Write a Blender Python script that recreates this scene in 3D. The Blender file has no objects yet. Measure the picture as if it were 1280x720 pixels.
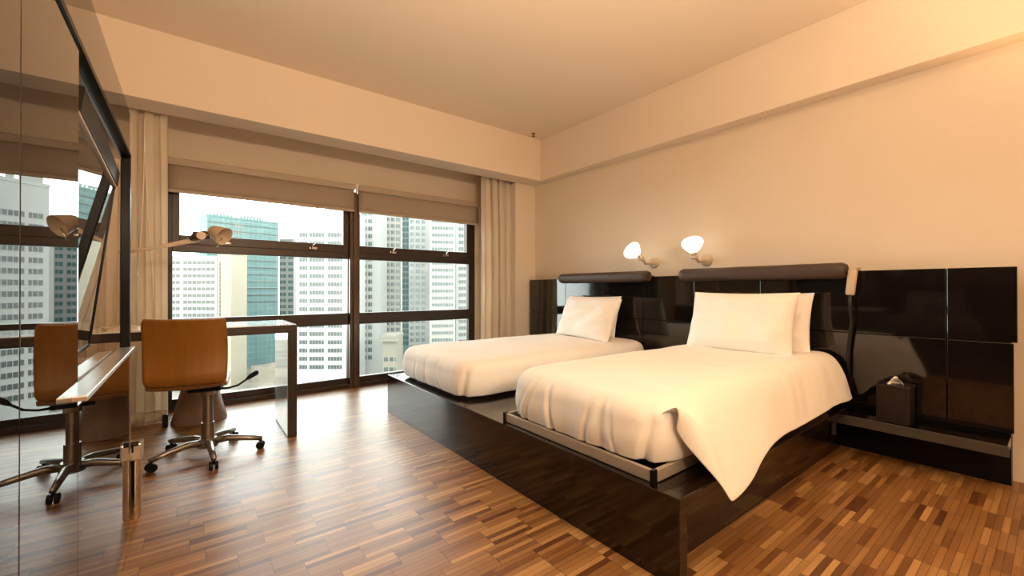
import bpy, bmesh, math, random
from mathutils import Vector, Matrix, noise
random.seed(11)
D = bpy.data
SC = bpy.context.scene
COL = SC.collection
PI = math.pi
R = math.radians

# ------------------------------------------------------------------ materials
def new_mat(name):
    m = D.materials.new(name); m.use_nodes = True
    return m, m.node_tree.nodes, m.node_tree.links

def pbr(name, col, rough=.5, metal=0., coat=0., spec=.5, ior=1.5, noise_amt=0., noise_scale=8., bump=0., bump_scale=60., sheen=0., coat_rough=.03, stretch=None):
    m, n, l = new_mat(name)
    b = n['Principled BSDF']
    b.inputs['Base Color'].default_value = (*col, 1)
    b.inputs['Roughness'].default_value = rough
    b.inputs['Metallic'].default_value = metal
    b.inputs['Coat Weight'].default_value = coat
    b.inputs['Coat Roughness'].default_value = coat_rough
    b.inputs['Specular IOR Level'].default_value = spec
    b.inputs['IOR'].default_value = ior
    b.inputs['Sheen Weight'].default_value = sheen
    tc = n.new('ShaderNodeTexCoord')
    mp = n.new('ShaderNodeMapping')
    if stretch: mp.inputs['Scale'].default_value = stretch
    l.new(tc.outputs['Object'], mp.inputs['Vector'])
    if noise_amt:
        t = n.new('ShaderNodeTexNoise'); t.inputs['Scale'].default_value = noise_scale
        t.inputs['Detail'].default_value = 5
        l.new(mp.outputs['Vector'], t.inputs['Vector'])
        mx = n.new('ShaderNodeMix'); mx.data_type = 'RGBA'
        mx.inputs[6].default_value = (*[c*(1-noise_amt) for c in col], 1)
        mx.inputs[7].default_value = (*[min(1, c*(1+noise_amt)) for c in col], 1)
        l.new(t.outputs['Fac'], mx.inputs[0]); l.new(mx.outputs[2], b.inputs['Base Color'])
    if bump:
        t = n.new('ShaderNodeTexNoise'); t.inputs['Scale'].default_value = bump_scale
        t.inputs['Detail'].default_value = 4
        l.new(mp.outputs['Vector'], t.inputs['Vector'])
        bp = n.new('ShaderNodeBump'); bp.inputs['Strength'].default_value = bump
        bp.inputs['Distance'].default_value = .01
        l.new(t.outputs['Fac'], bp.inputs['Height']); l.new(bp.outputs['Normal'], b.inputs['Normal'])
    return m

def parquet():
    m, n, l = new_mat('parquet')
    b = n['Principled BSDF']
    geo = n.new('ShaderNodeNewGeometry')
    sep = n.new('ShaderNodeSeparateXYZ'); l.new(geo.outputs['Position'], sep.inputs[0])
    def mth(op, a, c=None):
        q = n.new('ShaderNodeMath'); q.operation = op
        for i, v in enumerate((a, c)):
            if v is None: continue
            if isinstance(v, (int, float)): q.inputs[i].default_value = v
            else: l.new(v, q.inputs[i])
        return q.outputs[0]
    W, L = .0225, .19
    yy = mth('DIVIDE', sep.outputs['Y'], W)
    row = mth('FLOOR', yy)
    grp = mth('FLOOR', mth('DIVIDE', row, 5.))
    wn = n.new('ShaderNodeTexWhiteNoise'); wn.noise_dimensions = '1D'; l.new(grp, wn.inputs['W'])
    off = mth('MULTIPLY', mth('FLOOR', mth('MULTIPLY', wn.outputs['Value'], 4.)), .25)
    xx = mth('ADD', mth('DIVIDE', sep.outputs['X'], L), off)
    cell = mth('FLOOR', xx)
    cv = n.new('ShaderNodeCombineXYZ'); l.new(row, cv.inputs[0]); l.new(cell, cv.inputs[1])
    w2 = n.new('ShaderNodeTexWhiteNoise'); w2.noise_dimensions = '2D'; l.new(cv.outputs[0], w2.inputs['Vector'])
    ramp = n.new('ShaderNodeValToRGB')
    el = ramp.color_ramp.elements
    el[0].position = 0; el[0].color = (.105, .036, .010, 1)
    el[1].position = 1; el[1].color = (.46, .260, .098, 1)
    e = el.new(.22); e.color = (.235, .108, .034, 1)
    e = el.new(.72); e.color = (.290, .145, .048, 1)
    l.new(w2.outputs['Value'], ramp.inputs[0])
    mp = n.new('ShaderNodeMapping'); mp.inputs['Scale'].default_value = (4, 120, 1)
    l.new(geo.outputs['Position'], mp.inputs['Vector'])
    gr = n.new('ShaderNodeTexNoise'); gr.inputs['Scale'].default_value = 1; gr.inputs['Detail'].default_value = 4
    l.new(mp.outputs[0], gr.inputs['Vector'])
    gv = mth('ADD', mth('MULTIPLY', gr.outputs['Fac'], .7), .72)
    # joints between the strips
    fy = mth('FRACT', yy); fx = mth('FRACT', xx)
    jy = mth('GREATER_THAN', mth('ABSOLUTE', mth('SUBTRACT', fy, .5)), .455)
    jx = mth('GREATER_THAN', mth('ABSOLUTE', mth('SUBTRACT', fx, .5)), .4935)
    jj = mth('SUBTRACT', 1., mth('MULTIPLY', mth('MAXIMUM', jy, jx), .62))
    fac = mth('MULTIPLY', gv, jj)
    mul = n.new('ShaderNodeVectorMath'); mul.operation = 'SCALE'
    l.new(ramp.outputs[0], mul.inputs[0]); l.new(fac, mul.inputs['Scale'])
    l.new(mul.outputs[0], b.inputs['Base Color'])
    b.inputs['Roughness'].default_value = .36
    b.inputs['Coat Weight'].default_value = .36
    b.inputs['Specular IOR Level'].default_value = .32
    b.inputs['Coat Roughness'].default_value = .33
    bp = n.new('ShaderNodeBump'); bp.inputs['Strength'].default_value = .18; bp.inputs['Distance'].default_value = .002
    hh = mth('ADD', jj, mth('MULTIPLY', w2.outputs['Value'], .25))
    l.new(hh, bp.inputs['Height']); l.new(bp.outputs['Normal'], b.inputs['Normal']); l.new(bp.outputs['Normal'], b.inputs['Coat Normal'])
    return m

def glass_pane():
    m, n, l = new_mat('window_glass')
    n.remove(n['Principled BSDF'])
    tr = n.new('ShaderNodeBsdfTransparent'); tr.inputs[0].default_value = (.95, .98, .96, 1)
    gl = n.new('ShaderNodeBsdfGlossy'); gl.inputs['Roughness'].default_value = .0
    fr = n.new('ShaderNodeFresnel'); fr.inputs[0].default_value = 1.35
    mx = n.new('ShaderNodeMixShader')
    l.new(fr.outputs[0], mx.inputs[0]); l.new(tr.outputs[0], mx.inputs[1]); l.new(gl.outputs[0], mx.inputs[2])
    l.new(mx.outputs[0], n['Material Output'].inputs[0])
    return m

def cloth_mat(name, col, trans=.35, bump=.15, scale=300, streak=0.):
    m, n, l = new_mat(name)
    n.remove(n['Principled BSDF'])
    d = n.new('ShaderNodeBsdfDiffuse'); d.inputs[0].default_value = (*col, 1)
    t = n.new('ShaderNodeBsdfTranslucent'); t.inputs[0].default_value = (*col, 1)
    mx = n.new('ShaderNodeMixShader'); mx.inputs[0].default_value = trans
    tc = n.new('ShaderNodeTexCoord')
    nz = n.new('ShaderNodeTexNoise'); nz.inputs['Scale'].default_value = scale
    l.new(tc.outputs['Object'], nz.inputs['Vector'])
    bp = n.new('ShaderNodeBump'); bp.inputs['Strength'].default_value = bump; bp.inputs['Distance'].default_value = .002
    l.new(nz.outputs['Fac'], bp.inputs['Height'])
    l.new(bp.outputs[0], d.inputs['Normal'])
    l.new(d.outputs[0], mx.inputs[1]); l.new(t.outputs[0], mx.inputs[2])
    l.new(mx.outputs[0], n['Material Output'].inputs[0])
    return m

def wood_ply(name, c1, c2):
    m, n, l = new_mat(name)
    b = n['Principled BSDF']
    tc = n.new('ShaderNodeTexCoord'); mp = n.new('ShaderNodeMapping'); mp.inputs['Scale'].default_value = (14, 14, .9)
    l.new(tc.outputs['Object'], mp.inputs[0])
    nz = n.new('ShaderNodeTexNoise'); nz.inputs['Scale'].default_value = 2; nz.inputs['Detail'].default_value = 6
    l.new(mp.outputs[0], nz.inputs['Vector'])
    rp = n.new('ShaderNodeValToRGB'); rp.color_ramp.elements[0].color = (*c1, 1); rp.color_ramp.elements[1].color = (*c2, 1)
    rp.color_ramp.elements[0].position = .3; rp.color_ramp.elements[1].position = .72
    l.new(nz.outputs['Fac'], rp.inputs[0]); l.new(rp.outputs[0], b.inputs['Base Color'])
    b.inputs['Roughness'].default_value = .35
    b.inputs['Coat Weight'].default_value = .2
    return m

def emit(name, col, s):
    m, n, l = new_mat(name)
    b = n['Principled BSDF']
    b.inputs['Base Color'].default_value = (.9, .88, .82, 1)
    b.inputs['Emission Color'].default_value = (*col, 1)
    b.inputs['Emission Strength'].default_value = s
    return m

def facade_win(name, c1, c2, su, sv):
    """panes and mullions inside one window"""
    m, n, l = new_mat(name)
    b = n['Principled BSDF']
    tc = n.new('ShaderNodeTexCoord'); mp = n.new('ShaderNodeMapping'); mp.inputs['Scale'].default_value = (su, su, sv)
    l.new(tc.outputs['Object'], mp.inputs[0])
    bt = n.new('ShaderNodeTexBrick'); bt.offset = 0
    bt.inputs['Scale'].default_value = 1; bt.inputs['Mortar Size'].default_value = .06
    bt.inputs['Color1'].default_value = (*c1, 1); bt.inputs['Color2'].default_value = (*c2, 1)
    bt.inputs['Mortar'].default_value = (.19, .20, .19, 1)
    bt.inputs['Brick Width'].default_value = 1; bt.inputs['Row Height'].default_value = 1.
    sx = n.new('ShaderNodeSeparateXYZ'); cx = n.new('ShaderNodeCombineXYZ')
    l.new(mp.outputs[0], sx.inputs[0]); l.new(sx.outputs[0], cx.inputs[0]); l.new(sx.outputs[2], cx.inputs[1])
    l.new(cx.outputs[0], bt.inputs['Vector']); l.new(bt.outputs[0], b.inputs['Base Color'])
    b.inputs['Roughness'].default_value = .25
    return m

M = {}
M['wall'] = pbr('wall_paint', (.74, .64, .51), .75, noise_amt=.02, noise_scale=3, bump=.05, bump_scale=180)
M['ceil'] = pbr('ceiling_paint', (.77, .66, .53), .8, noise_amt=.015, noise_scale=2, bump=.03, bump_scale=150)
M['floor'] = parquet()
M['glass'] = glass_pane()
M['frame'] = pbr('bronze_frame', (.035, .022, .016), .38, .3, noise_amt=.15, noise_scale=20)
M['mullion'] = pbr('bronze_mullion', (.10, .07, .05), .3, .6, noise_amt=.15)
M['alloy'] = pbr('matte_alloy', (.30, .28, .25), .34, 1., noise_amt=.06)
M['chrome'] = pbr('chrome', (.72, .68, .64), .14, 1., noise_amt=.03)
M['steel'] = pbr('brushed_steel', (.78, .75, .70), .3, 1., noise_amt=.06, noise_scale=40, stretch=(60, 1, 60))
M['lacquer'] = pbr('dark_brown_lacquer', (.009, .0055, .004), .10, 0, .24, noise_amt=.25, noise_scale=6, stretch=(1, 8, 8))
M['lacquer2'] = pbr('black_lacquer_headboard', (.008, .006, .005), .06, 0, .6, noise_amt=.2)
M['blackglass'] = pbr('black_glass', (.006, .005, .005), .0, 0, 0, .5, 1.75, noise_amt=.1)
M['tvglass'] = pbr('television_screen', (.006, .006, .007), .02, 0, 0, .5, 1.7, noise_amt=.1)
M['black'] = pbr('black_plastic', (.008, .007, .0065), .35, 0, 0, .12, noise_amt=.15)
M['leather'] = pbr('brown_leather', (.060, .036, .027), .42, noise_amt=.2, noise_scale=30, bump=.25, bump_scale=220)
M['linen'] = cloth_mat('white_linen', (.90, .88, .84), .0, .12, 500)
M['pillow'] = cloth_mat('pillow_linen', (.91, .89, .85), .0, .12, 500)
M['curtain'] = cloth_mat('curtain_cloth', (.86, .78, .66), .42, .25, 260)
M['blind'] = cloth_mat('blind_fabric', (.44, .35, .27), .25, .2, 400)
M['blindrail'] = pbr('blind_rail', (.42, .34, .26), .5, noise_amt=.05)
M['greyglass'] = pbr('grey_glass_lining', (.42, .44, .43), .06, 0, .4, noise_amt=.02)
M['whiteglass'] = pbr('white_glass_top', (.86, .88, .87), .16, 0, .9, noise_amt=.02)
M['desk'] = pbr('dark_desk_edge', (.022, .013, .009), .3, 0, .2, noise_amt=.2)
M['ply'] = wood_ply('orange_plywood', (.215, .085, .011), (.275, .118, .017))
M['plyedge'] = wood_ply('plywood_edge', (.45, .25, .10), (.6, .38, .18))
M['stool'] = pbr('taupe_stool', (.20, .125, .085), .5, noise_amt=.08, noise_scale=10, bump=.05)
M['beige'] = pbr('beige_enamel', (.58, .47, .34), .4, noise_amt=.05)
M['rail'] = pbr('champagne_rail', (.46, .40, .33), .38, .35, noise_amt=.06, noise_scale=12)
M['mattress'] = pbr('mattress_ticking', (.72, .66, .58), .9, noise_amt=.05, bump=.1)
M['shade'] = emit('opal_shade', (1., .90, .70), 2.6)
M['shelfedge'] = pbr('grey_shelf_edge', (.075, .068, .058), .4, .3, noise_amt=.12, noise_scale=14)
M['tissue'] = pbr('white_tissue', (.85, .83, .8), .9, noise_amt=.03)
M['tissuebox'] = pbr('black_leather_box', (.014, .011, .010), .35, noise_amt=.2, bump=.15, bump_scale=200)
M['cord'] = pbr('white_cord', (.8, .75, .66), .6, noise_amt=.05)
M['stem'] = pbr('dark_stem', (.03, .035, .03), .3, .5, noise_amt=.1)

# ------------------------------------------------------------------ mesh helpers
class MB:
    def __init__(s): s.bm = bmesh.new()
    def box(s, x0, x1, y0, y1, z0, z1, mat=None, bev=0.):
        g = bmesh.ops.create_cube(s.bm, size=1)
        vs = g['verts']
        for v in vs:
            v.co = Vector((x0+(v.co.x+.5)*(x1-x0), y0+(v.co.y+.5)*(y1-y0), z0+(v.co.z+.5)*(z1-z0)))
        if bev:
            es = list({e for v in vs for e in v.link_edges})
            r = bmesh.ops.bevel(s.bm, geom=es, offset=bev, segments=2, affect='EDGES', profile=.5)
            vs = list({v for f in r['faces'] for v in f.verts} | {v for v in vs if v.is_valid})
        if mat is not None: bmesh.ops.transform(s.bm, matrix=mat, verts=[v for v in vs if v.is_valid])
        return s
    def tube(s, pts, rad, n=12, cap=True):
        pts = [Vector(p) for p in pts]
        if not isinstance(rad, (list, tuple)): rad = [rad]*len(pts)
        rings = []
        t0 = (pts[1]-pts[0]).normalized()
        up = Vector((0, 0, 1)) if abs(t0.z) < .9 else Vector((1, 0, 0))
        u = t0.cross(up).normalized()
        for i, p in enumerate(pts):
            if i == 0: t = t0
            elif i == len(pts)-1: t = (pts[i]-pts[i-1]).normalized()
            else: t = ((pts[i+1]-pts[i]).normalized()+(pts[i]-pts[i-1]).normalized()).normalized()
            u = (u - t*u.dot(t)).normalized(); w = t.cross(u)
            rings.append([s.bm.verts.new(p+(u*math.cos(a)+w*math.sin(a))*rad[i]) for a in [2*PI*k/n for k in range(n)]])
        for a, b in zip(rings, rings[1:]):
            for k in range(n): s.bm.faces.new((a[k], a[(k+1) % n], b[(k+1) % n], b[k]))
        if cap:
            s.bm.faces.new(rings[0][::-1]); s.bm.faces.new(rings[-1])
        return s
    def lathe(s, prof, n=28, mat=None):
        rings = []; allv = []
        for r, z in prof:
            if r < 1e-5: ring = [s.bm.verts.new((0, 0, z))]
            else: ring = [s.bm.verts.new((r*math.cos(2*PI*k/n), r*math.sin(2*PI*k/n), z)) for k in range(n)]
            rings.append(ring); allv += ring
        for a, b in zip(rings, rings[1:]):
            for k in range(n):
                k2 = (k+1) % n
                if len(a) == 1 and len(b) == 1: continue
                if len(a) == 1: s.bm.faces.new((a[0], b[k2], b[k]))
                elif len(b) == 1: s.bm.faces.new((a[k], a[k2], b[0]))
                else: s.bm.faces.new((a[k], a[k2], b[k2], b[k]))
        if mat is not None: bmesh.ops.transform(s.bm, matrix=mat, verts=allv)
        return s
    def prism(s, poly, d0, d1, plane='XZ', bev=0.):
        """extrude a 2D outline; plane XZ extrudes along Y, XY along Z, YZ along X"""
        def P(a, b, d): return {'XZ': (a, d, b), 'XY': (a, b, d), 'YZ': (d, a, b)}[plane]
        A = [s.bm.verts.new(P(a, b, d0)) for a, b in poly]; B = [s.bm.verts.new(P(a, b, d1)) for a, b in poly]
        n = len(poly)
        s.bm.faces.new(A); s.bm.faces.new(B[::-1])
        for k in range(n): s.bm.faces.new((A[k], B[k], B[(k+1) % n], A[(k+1) % n]))
        if bev:
            es = list({e for v in A+B for e in v.link_edges})
            bmesh.ops.bevel(s.bm, geom=es, offset=bev, segments=2, affect='EDGES', profile=.5)
        return s
    def grid(s, f, nu, nv, wrap=False):
        vs = [[s.bm.verts.new(f(i/nu, j/nv)) for j in range(nv+1)] for i in range(nu+1)]
        for i in range(nu):
            for j in range(nv): s.bm.faces.new((vs[i][j], vs[i+1][j], vs[i+1][j+1], vs[i][j+1]))
        return s
    def build(s, name, mat, parent=None, smooth=False, ang=None, solid=0., sub=0, origin=None):
        bmesh.ops.recalc_face_normals(s.bm, faces=s.bm.faces)
        me = D.meshes.new(name); s.bm.to_mesh(me); s.bm.free()
        me.materials.append(M[mat] if isinstance(mat, str) else mat)
        o = D.objects.new(name, me); COL.objects.link(o)
        if smooth or ang is not None:
            for p in me.polygons: p.use_smooth = True
        if ang is not None: me.set_sharp_from_angle(angle=R(ang))
        if solid:
            md = o.modifiers.new('solid', 'SOLIDIFY'); md.thickness = solid; md.offset = 0
        if sub:
            md = o.modifiers.new('sub', 'SUBSURF'); md.levels = sub; md.render_levels = sub
        if parent is not None:
            o.parent = parent
            if origin != 'local': o.matrix_parent_inverse = Matrix.Translation(-parent.location) if parent.type == 'EMPTY' and parent.parent is None and parent.rotation_euler.z == 0 else parent_inv(parent)
        return o

def parent_inv(p):
    def w(o):
        m = Matrix.LocRotScale(o.location, o.rotation_euler, o.scale)
        return (w(o.parent) @ o.matrix_parent_inverse @ m) if o.parent else m
    return w(p).inverted()

def tag(o, label=None, cat=None, group=None, kind=None):
    if label: o['label'] = label
    if cat: o['category'] = cat
    if group: o['group'] = group
    if kind: o['kind'] = kind
    return o

def thing(name, loc, label=None, cat=None, group=None, kind=None, rz=0):
    o = D.objects.new(name, None); COL.objects.link(o)
    o.location = loc; o.rotation_euler = (0, 0, rz); o.empty_display_size = .1
    return tag(o, label, cat, group, kind)

def copy_tree(o, parent=None):
    c = o.copy(); COL.objects.link(c)
    if parent is not None:
        c.parent = parent; c.matrix_parent_inverse = o.matrix_parent_inverse.copy()
    for ch in list(o.children):
        if ch.name in D.objects: copy_tree(ch, c)
    return c

def struct(name, mb, mat, label, cat, **k):
    o = mb.build(name, mat, **k); return tag(o, label, cat, kind='structure')

def along(v, up=Vector((0, 0, 1))):
    """rotation taking +Z to direction v"""
    return Vector(v).normalized().to_track_quat('Z', 'Y').to_matrix().to_4x4()

def fbm(p, sc, oct_=3):
    return noise.fractal(Vector(p)*sc, 1., 2., oct_)

# ------------------------------------------------------------------ setting
XW, YW, ZC, ZS = 3.42, 4.48, 2.77, 2.285     # bed wall, window plane, ceiling, soffit underside
XL, YN = -1.5, -2.4
struct('floor', MB().box(XL, XW+.1, YN, YW+.1, -.1, 0), 'floor', 'brown strip parquet floor with a satin sheen', 'floor')
struct('ceiling', MB().box(XL, XW+.1, YN, YW+.1, ZC, ZC+.1), 'ceil', 'plain cream ceiling', 'ceiling')
struct('wall_right', MB().box(XW, XW+.1, YN, YW+.1, 0, ZC), 'wall', 'plain cream wall behind the beds', 'wall')
struct('wall_left', MB().box(XL-.1, XL, YN, YW+.1, 0, ZC), 'wall', 'plain cream wall behind the dark glass partition', 'wall')
struct('wall_near', MB().box(XL, XW, YN-.1, YN, 0, ZC), 'wall', 'plain cream wall facing the window', 'wall')
w = MB()
w.box(XL, XW, 4.45, 4.58, 2.065, ZC)
w.box(XL, -.147, 4.45, 4.58, 0, 2.065)
w.box(2.82, 3.11, 4.45, 4.58, 0, 2.065)
struct('wall_far', w, 'wall', 'cream wall around the window', 'wall')
struct('trim_1', MB().box(3.11, XW, 4.0, 4.58, 0, ZS), 'wall', 'narrow cream pier between window curtain and bed wall', 'wall')
struct('trim_2', MB().box(XL, XW, 3.75, 4.0, ZS, ZC, bev=.004), 'ceil', 'dropped cream ceiling band along the window', 'ceiling')
struct('trim_3', MB().box(3.29, XW, YN, 3.75, ZS, ZC, bev=.004), 'ceil', 'dropped cream ceiling band above the headboard', 'ceiling')

# windows -----------------------------------------------------------------
def window(name, x0, x1, gl0, gl1, up0, up1, latches, label):
    t = thing(name, ((x0+x1)/2, YW, 0), label, 'window', kind='structure')
    y0, y1 = 4.455, 4.515
    f = MB()
    f.box(x0, gl0, y0, y1, 0, 2.065, bev=.003); f.box(gl1, x1, y0, y1, 0, 2.065, bev=.003)
    f.box(gl0, gl1, y0, y1, 0, .092, bev=.003); f.box(gl0, gl1, y0, y1, 1.99, 2.065)
    f.build('window_frame', 'frame', t)
    f = MB()   # top sash
    f.box(gl0, gl1, 4.44, 4.51, 1.312, 1.39, bev=.004); f.box(up0, up1, 4.432, 4.50, 1.375, 1.452, bev=.005)
    f.box(gl0, up0, 4.435, 4.505, 1.375, 1.99); f.box(up1, gl1, 4.435, 4.505, 1.375, 1.99)
    f.build('top_sash', 'frame', t)
    MB().box(gl0, gl1, 4.435, 4.51, .640, .757, bev=.004).build('crossbar', 'frame', t)
    MB().box(x0, x1, 4.40, 4.46, 0, .042, bev=.004).build('sill', 'frame', t)
    for a, b, c, d in ((up0, up1, 1.452, 1.99), (gl0, gl1, .757, 1.312), (gl0, gl1, .092, .640)):
        MB().box(a, b, 4.478, 4.486, c, d).build('pane', 'glass', t)
    for i, lx in enumerate(latches):
        h = MB(); h.box(lx-.035, lx+.035, 4.422, 4.433, 1.392, 1.412, bev=.003)
        h.tube([(lx-.02, 4.425, 1.402), (lx-.015, 4.395, 1.41), (lx+.012, 4.385, 1.445)], [.009, .008, .006], 8)
        h.build('latch', 'chrome', t, ang=40)
    return t
w1 = window('window_1', -.147, 1.29, -.118, 1.284, -.072, 1.234, (.25, .95), 'dark bronze window bay beside the desk, three panes high')
w2 = window('window_2', 1.39, 2.82, 1.394, 2.732, 1.40, 2.692, (1.755, 2.40), 'dark bronze window bay nearer the beds, three panes high')
mu = MB(); mu.box(1.29, 1.39, 4.40, 4.52, 0, 2.0, bev=.006); mu.box(1.318, 1.362, 4.375, 4.41, 0, 1.99, bev=.008)
struct('trim_4', mu, 'mullion', 'bronze upright post between the two window bays', 'window post')

# roller blinds -------------------------------------------------------------
def blind(x0, x1, zb, label):
    t = thing('roller_blind', ((x0+x1)/2, 4.36, 2.03), label, 'blind', 'rolled up window blinds')
    MB().grid(lambda u, v: (x0+u*(x1-x0), 4.352+.003*math.sin(u*9), zb+.01+v*(2.01-zb)), 24, 4).build('blind_fabric', 'blind', t, smooth=True, solid=.003)
    MB().box(x0, x1, 4.343, 4.362, zb-.008, zb+.018, bev=.004).build('bottom_bar', 'blindrail', t)
    h = MB(); h.box(x0-.005, x1+.005, 4.335, 4.45, 2.004, 2.062, bev=.006)
    h.build('head_rail', 'blindrail', t)
    return t
bl1 = blind(-.143, 1.318, 1.792, 'taupe roller blind pulled up above the window bay beside the desk')
blind(1.362, 2.80, 1.792, 'taupe roller blind pulled up above the window bay nearer the beds')
bk = thing('blind_bracket', (1.34, 4.35, 2.0), 'small pale bracket where the two roller blinds meet', 'bracket')
MB().box(1.330, 1.350, 4.325, 4.345, 1.985, 2.065, bev=.003).build('plate', 'cord', bk)
MB().tube([(1.34, 4.335, 1.985), (1.34, 4.335, 1.962)], .013, 12).build('end_cap', 'chrome', bk, ang=40)

# curtains ------------------------------------------------------------------
def curtain(x0, x1, yc, folds, seed, label, z0=.012, amp=.04):
    def f(u, v):
        x = x0+(x1-x0)*u; z = z0+v*(2.42-z0)
        ph = u*folds*2*PI + .7*math.sin(u*5+seed) + .35*math.sin(v*2.2+seed+u*3)
        a = amp*(.75+.35*math.sin(u*11+seed))*(1.05-.25*v)
        return (x+.012*math.sin(ph*2+seed)+.012*(1-v)*math.sin(u*7+seed), yc+a*math.sin(ph)+.02*fbm((x*2, z*.7, seed), 1.5), z)
    m = MB().grid(f, 90, 40)
    t = thing('curtain', ((x0+x1)/2, yc, 0), label, 'curtain', 'cream window curtains')
    m.build('drape', 'curtain', t, smooth=True, solid=.004)
    MB().grid(lambda u, v: tuple(Vector(f(u, v*.035))+Vector((0, -.005, 0))), 90, 2).build('hem', 'curtain', t, smooth=True, solid=.004)
    return t
curtain(-.62, -.150, 4.10, 5, 1.3, 'cream curtain gathered beside the desk')
curtain(2.70, 3.24, 4.12, 5, 4.1, 'cream curtain gathered beside the bed wall')
MB().tube([(-.265, 4.02, 2.25), (-.268, 4.015, 1.75), (-.28, 4.01, 1.45), (-.298, 4.01, 1.12)], .0035, 6).build('pull_cord', 'cord', bl1, smooth=True)
MB().tube([(-.265, 4.02, 2.25), (-.255, 4.015, 1.75), (-.235, 4.012, 1.4), (-.215, 4.01, 1.05), (-.21, 4.01, .8)], .0035, 6).build('pull_cord', 'cord', bl1, smooth=True)
MB().lathe([(0, 0), (.008, .004), (.006, .03), (.003, .035), (0, .036)], 10, Matrix.Translation((-.298, 4.01, 1.088))).build('cord_pull', 'cord', bl1, smooth=True)
pa = thing('power_adapter', (-.14, 4.0, 0), 'small black adapter box on the floor beside the curtain hem', 'adapter')
MB().box(-.158, -.126, 3.93, 3.97, .0, .095, bev=.006).build('case', 'black', pa)
MB().tube([(-.142, 3.97, .04), (-.14, 4.02, .03), (-.10, 4.2, .012), (-.05, 4.35, .012)], .004, 6).build('cord', 'black', pa, smooth=True)

# ------------------------------------------------------------------ dark glass partition with television niche
PX = -.2; PE = 2.375
pt = thing('partition', (PX, .8, 0), 'tall dark mirror glass partition with a television recess', 'partition')
S0, S1 = .936, 1.345
zt = 1.552
for a, b in ((-1.3, .12), (.12, .53), (.53, S0), (S0, S1)):
    MB().box(PX-.02, PX, a+.002, b-.002, .0, zt-.006, bev=.0012).build('mirror_panel', 'blackglass', pt)
MB().box(PX-.02, PX, S1+.002, PE, .0, .735, bev=.0012).build('mirror_panel', 'blackglass', pt)
MB().box(PX-.02, PX, -1.3, PE-.03, zt+.008, 1.732, bev=.0012).build('top_panel', 'blackglass', pt)
MB().box(PX-.025, PX+.004, -1.3, PE-.02, zt-.006, zt+.008).build('top_channel', 'black', pt)
c = MB()
c.box(PX-.28, PX-.26, -1.3, PE, 0, 1.73)             # back board
c.box(PX-.26, PX-.02, S1-.03, S1-.005, .70, zt)      # near cheek
c.box(PX-.26, PX-.022, S1, PE-.005, zt, 1.72)         # bulkhead above the recess
c.box(PX-.26, PX-.022, S1, PE, .02, .70)             # base below the recess
c.box(PX-.26, PX-.022, -1.3, S1-.05, .02, 1.72)
c.build('carcass', 'black', pt)
MB().box(PX-.028, PX+.002, PE-.04, PE, .738, zt+.004, bev=.003).build('end_jamb', 'black', pt)
MB().box(PX-.26, PX-.022, S1, PE-.04, .700, .732).build('recess_floor', 'steel', pt)
MB().box(PX-.16, PX-.024, S1, PE-.045, zt-.022, zt-.004).build('recess_head', 'steel', pt)
lg = MB(); lg.box(PX-.022, PX+.024, 1.285, 2.27, .758, .770, bev=.002); lg.box(PX-.075, PX-.035, 1.36, 2.2, .735, .765, bev=.002)
lg.build('ledge', 'steel', pt)
MB().box(PX-.02, PX+.003, PE, PE+.003, .33, .735).build('edge_strip', 'alloy', pt)
leg = MB().tube([(PX+.010, 2.47, 0), (PX+.010, 2.47, .005), (PX+.010, 2.47, .30)], [.019, .021, .021], 20).build('support_leg', 'chrome', pt, ang=40)
cl = MB()
cl.box(PX-.018, PX+.036, 2.425, 2.50, .262, .335, bev=.006); cl.box(PX-.012, PX+.002, 2.378, 2.43, .285, .325, bev=.003)
cl.build('glass_clamp', 'steel', leg)
s_ = MB(); s_.box(PX-.008, PX+.008, 2.418, 2.430, .30, .328, bev=.002); s_.tube([(PX-.02, 2.43, .333), (PX+.024, 2.43, .333)], .010, 10)
s_.build('clamp_screw', 'black', leg)

tv = thing('television', (PX-.09, 1.82, .76), 'flat black television tilted down in the partition recess', 'television')
T = Matrix.Translation((PX-.006, 1.385, 1.475)) @ Matrix.Rotation(R(1.9), 4, 'Z') @ Matrix.Rotation(R(6.4), 4, 'Y')
TW = .935
MB().box(-.035, -.003, 0, TW, -.70, 0, T, bev=.004).build('housing', 'black', tv)
MB().box(-.003, .0, .008, TW-.006, -.69, -.062, T).build('screen', 'tvglass', tv)
fz = MB(); fz.box(-.003, .010, 0, TW, -.058, 0, T, bev=.002); fz.box(-.003, .004, 0, TW, -.70, -.69, T); fz.box(-.003, .004, 0, .008, -.69, -.058, T); fz.box(-.003, .004, TW-.006, TW, -.69, -.058, T)
fz.build('bezel', 'black', tv)
MB().box(-.003, .007, 0, TW, -.066, -.059, T).build('trim_line', 'beige', tv)
MB().box(-.12, -.035, .35, .60, -.45, -.25, T).build('wall_mount', 'black', tv)

# ------------------------------------------------------------------ desk
dk = thing('desk', (.05, 3.43, 0), 'white glass topped desk with dark edges in front of the window', 'desk')
dx0, dx1, dy0, dy1, dz = -.62, .580, 3.17, 3.70, .762
d = MB(); d.box(dx0, dx1, dy0, dy1, dz-.055, dz-.004, bev=.003); d.build('top_slab', 'desk', dk)
MB().box(dx0+.006, dx1-.006, dy0+.006, dy1-.006, dz-.004, dz, bev=.001).build('glass_top', 'whiteglass', dk)
for a, b, ins in ((dx1-.055, dx1, -1), (dx0, dx0+.055, 1)):
    l_ = MB().box(a, b, dy0, dy1, 0, dz-.055, bev=.003).build('leg_slab', 'desk', dk)
    xx = a-.003 if ins < 0 else b
    MB().box(xx, xx+.003, dy0+.006, dy1-.006, .012, dz-.06).build('glass_lining', 'greyglass', l_)

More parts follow.
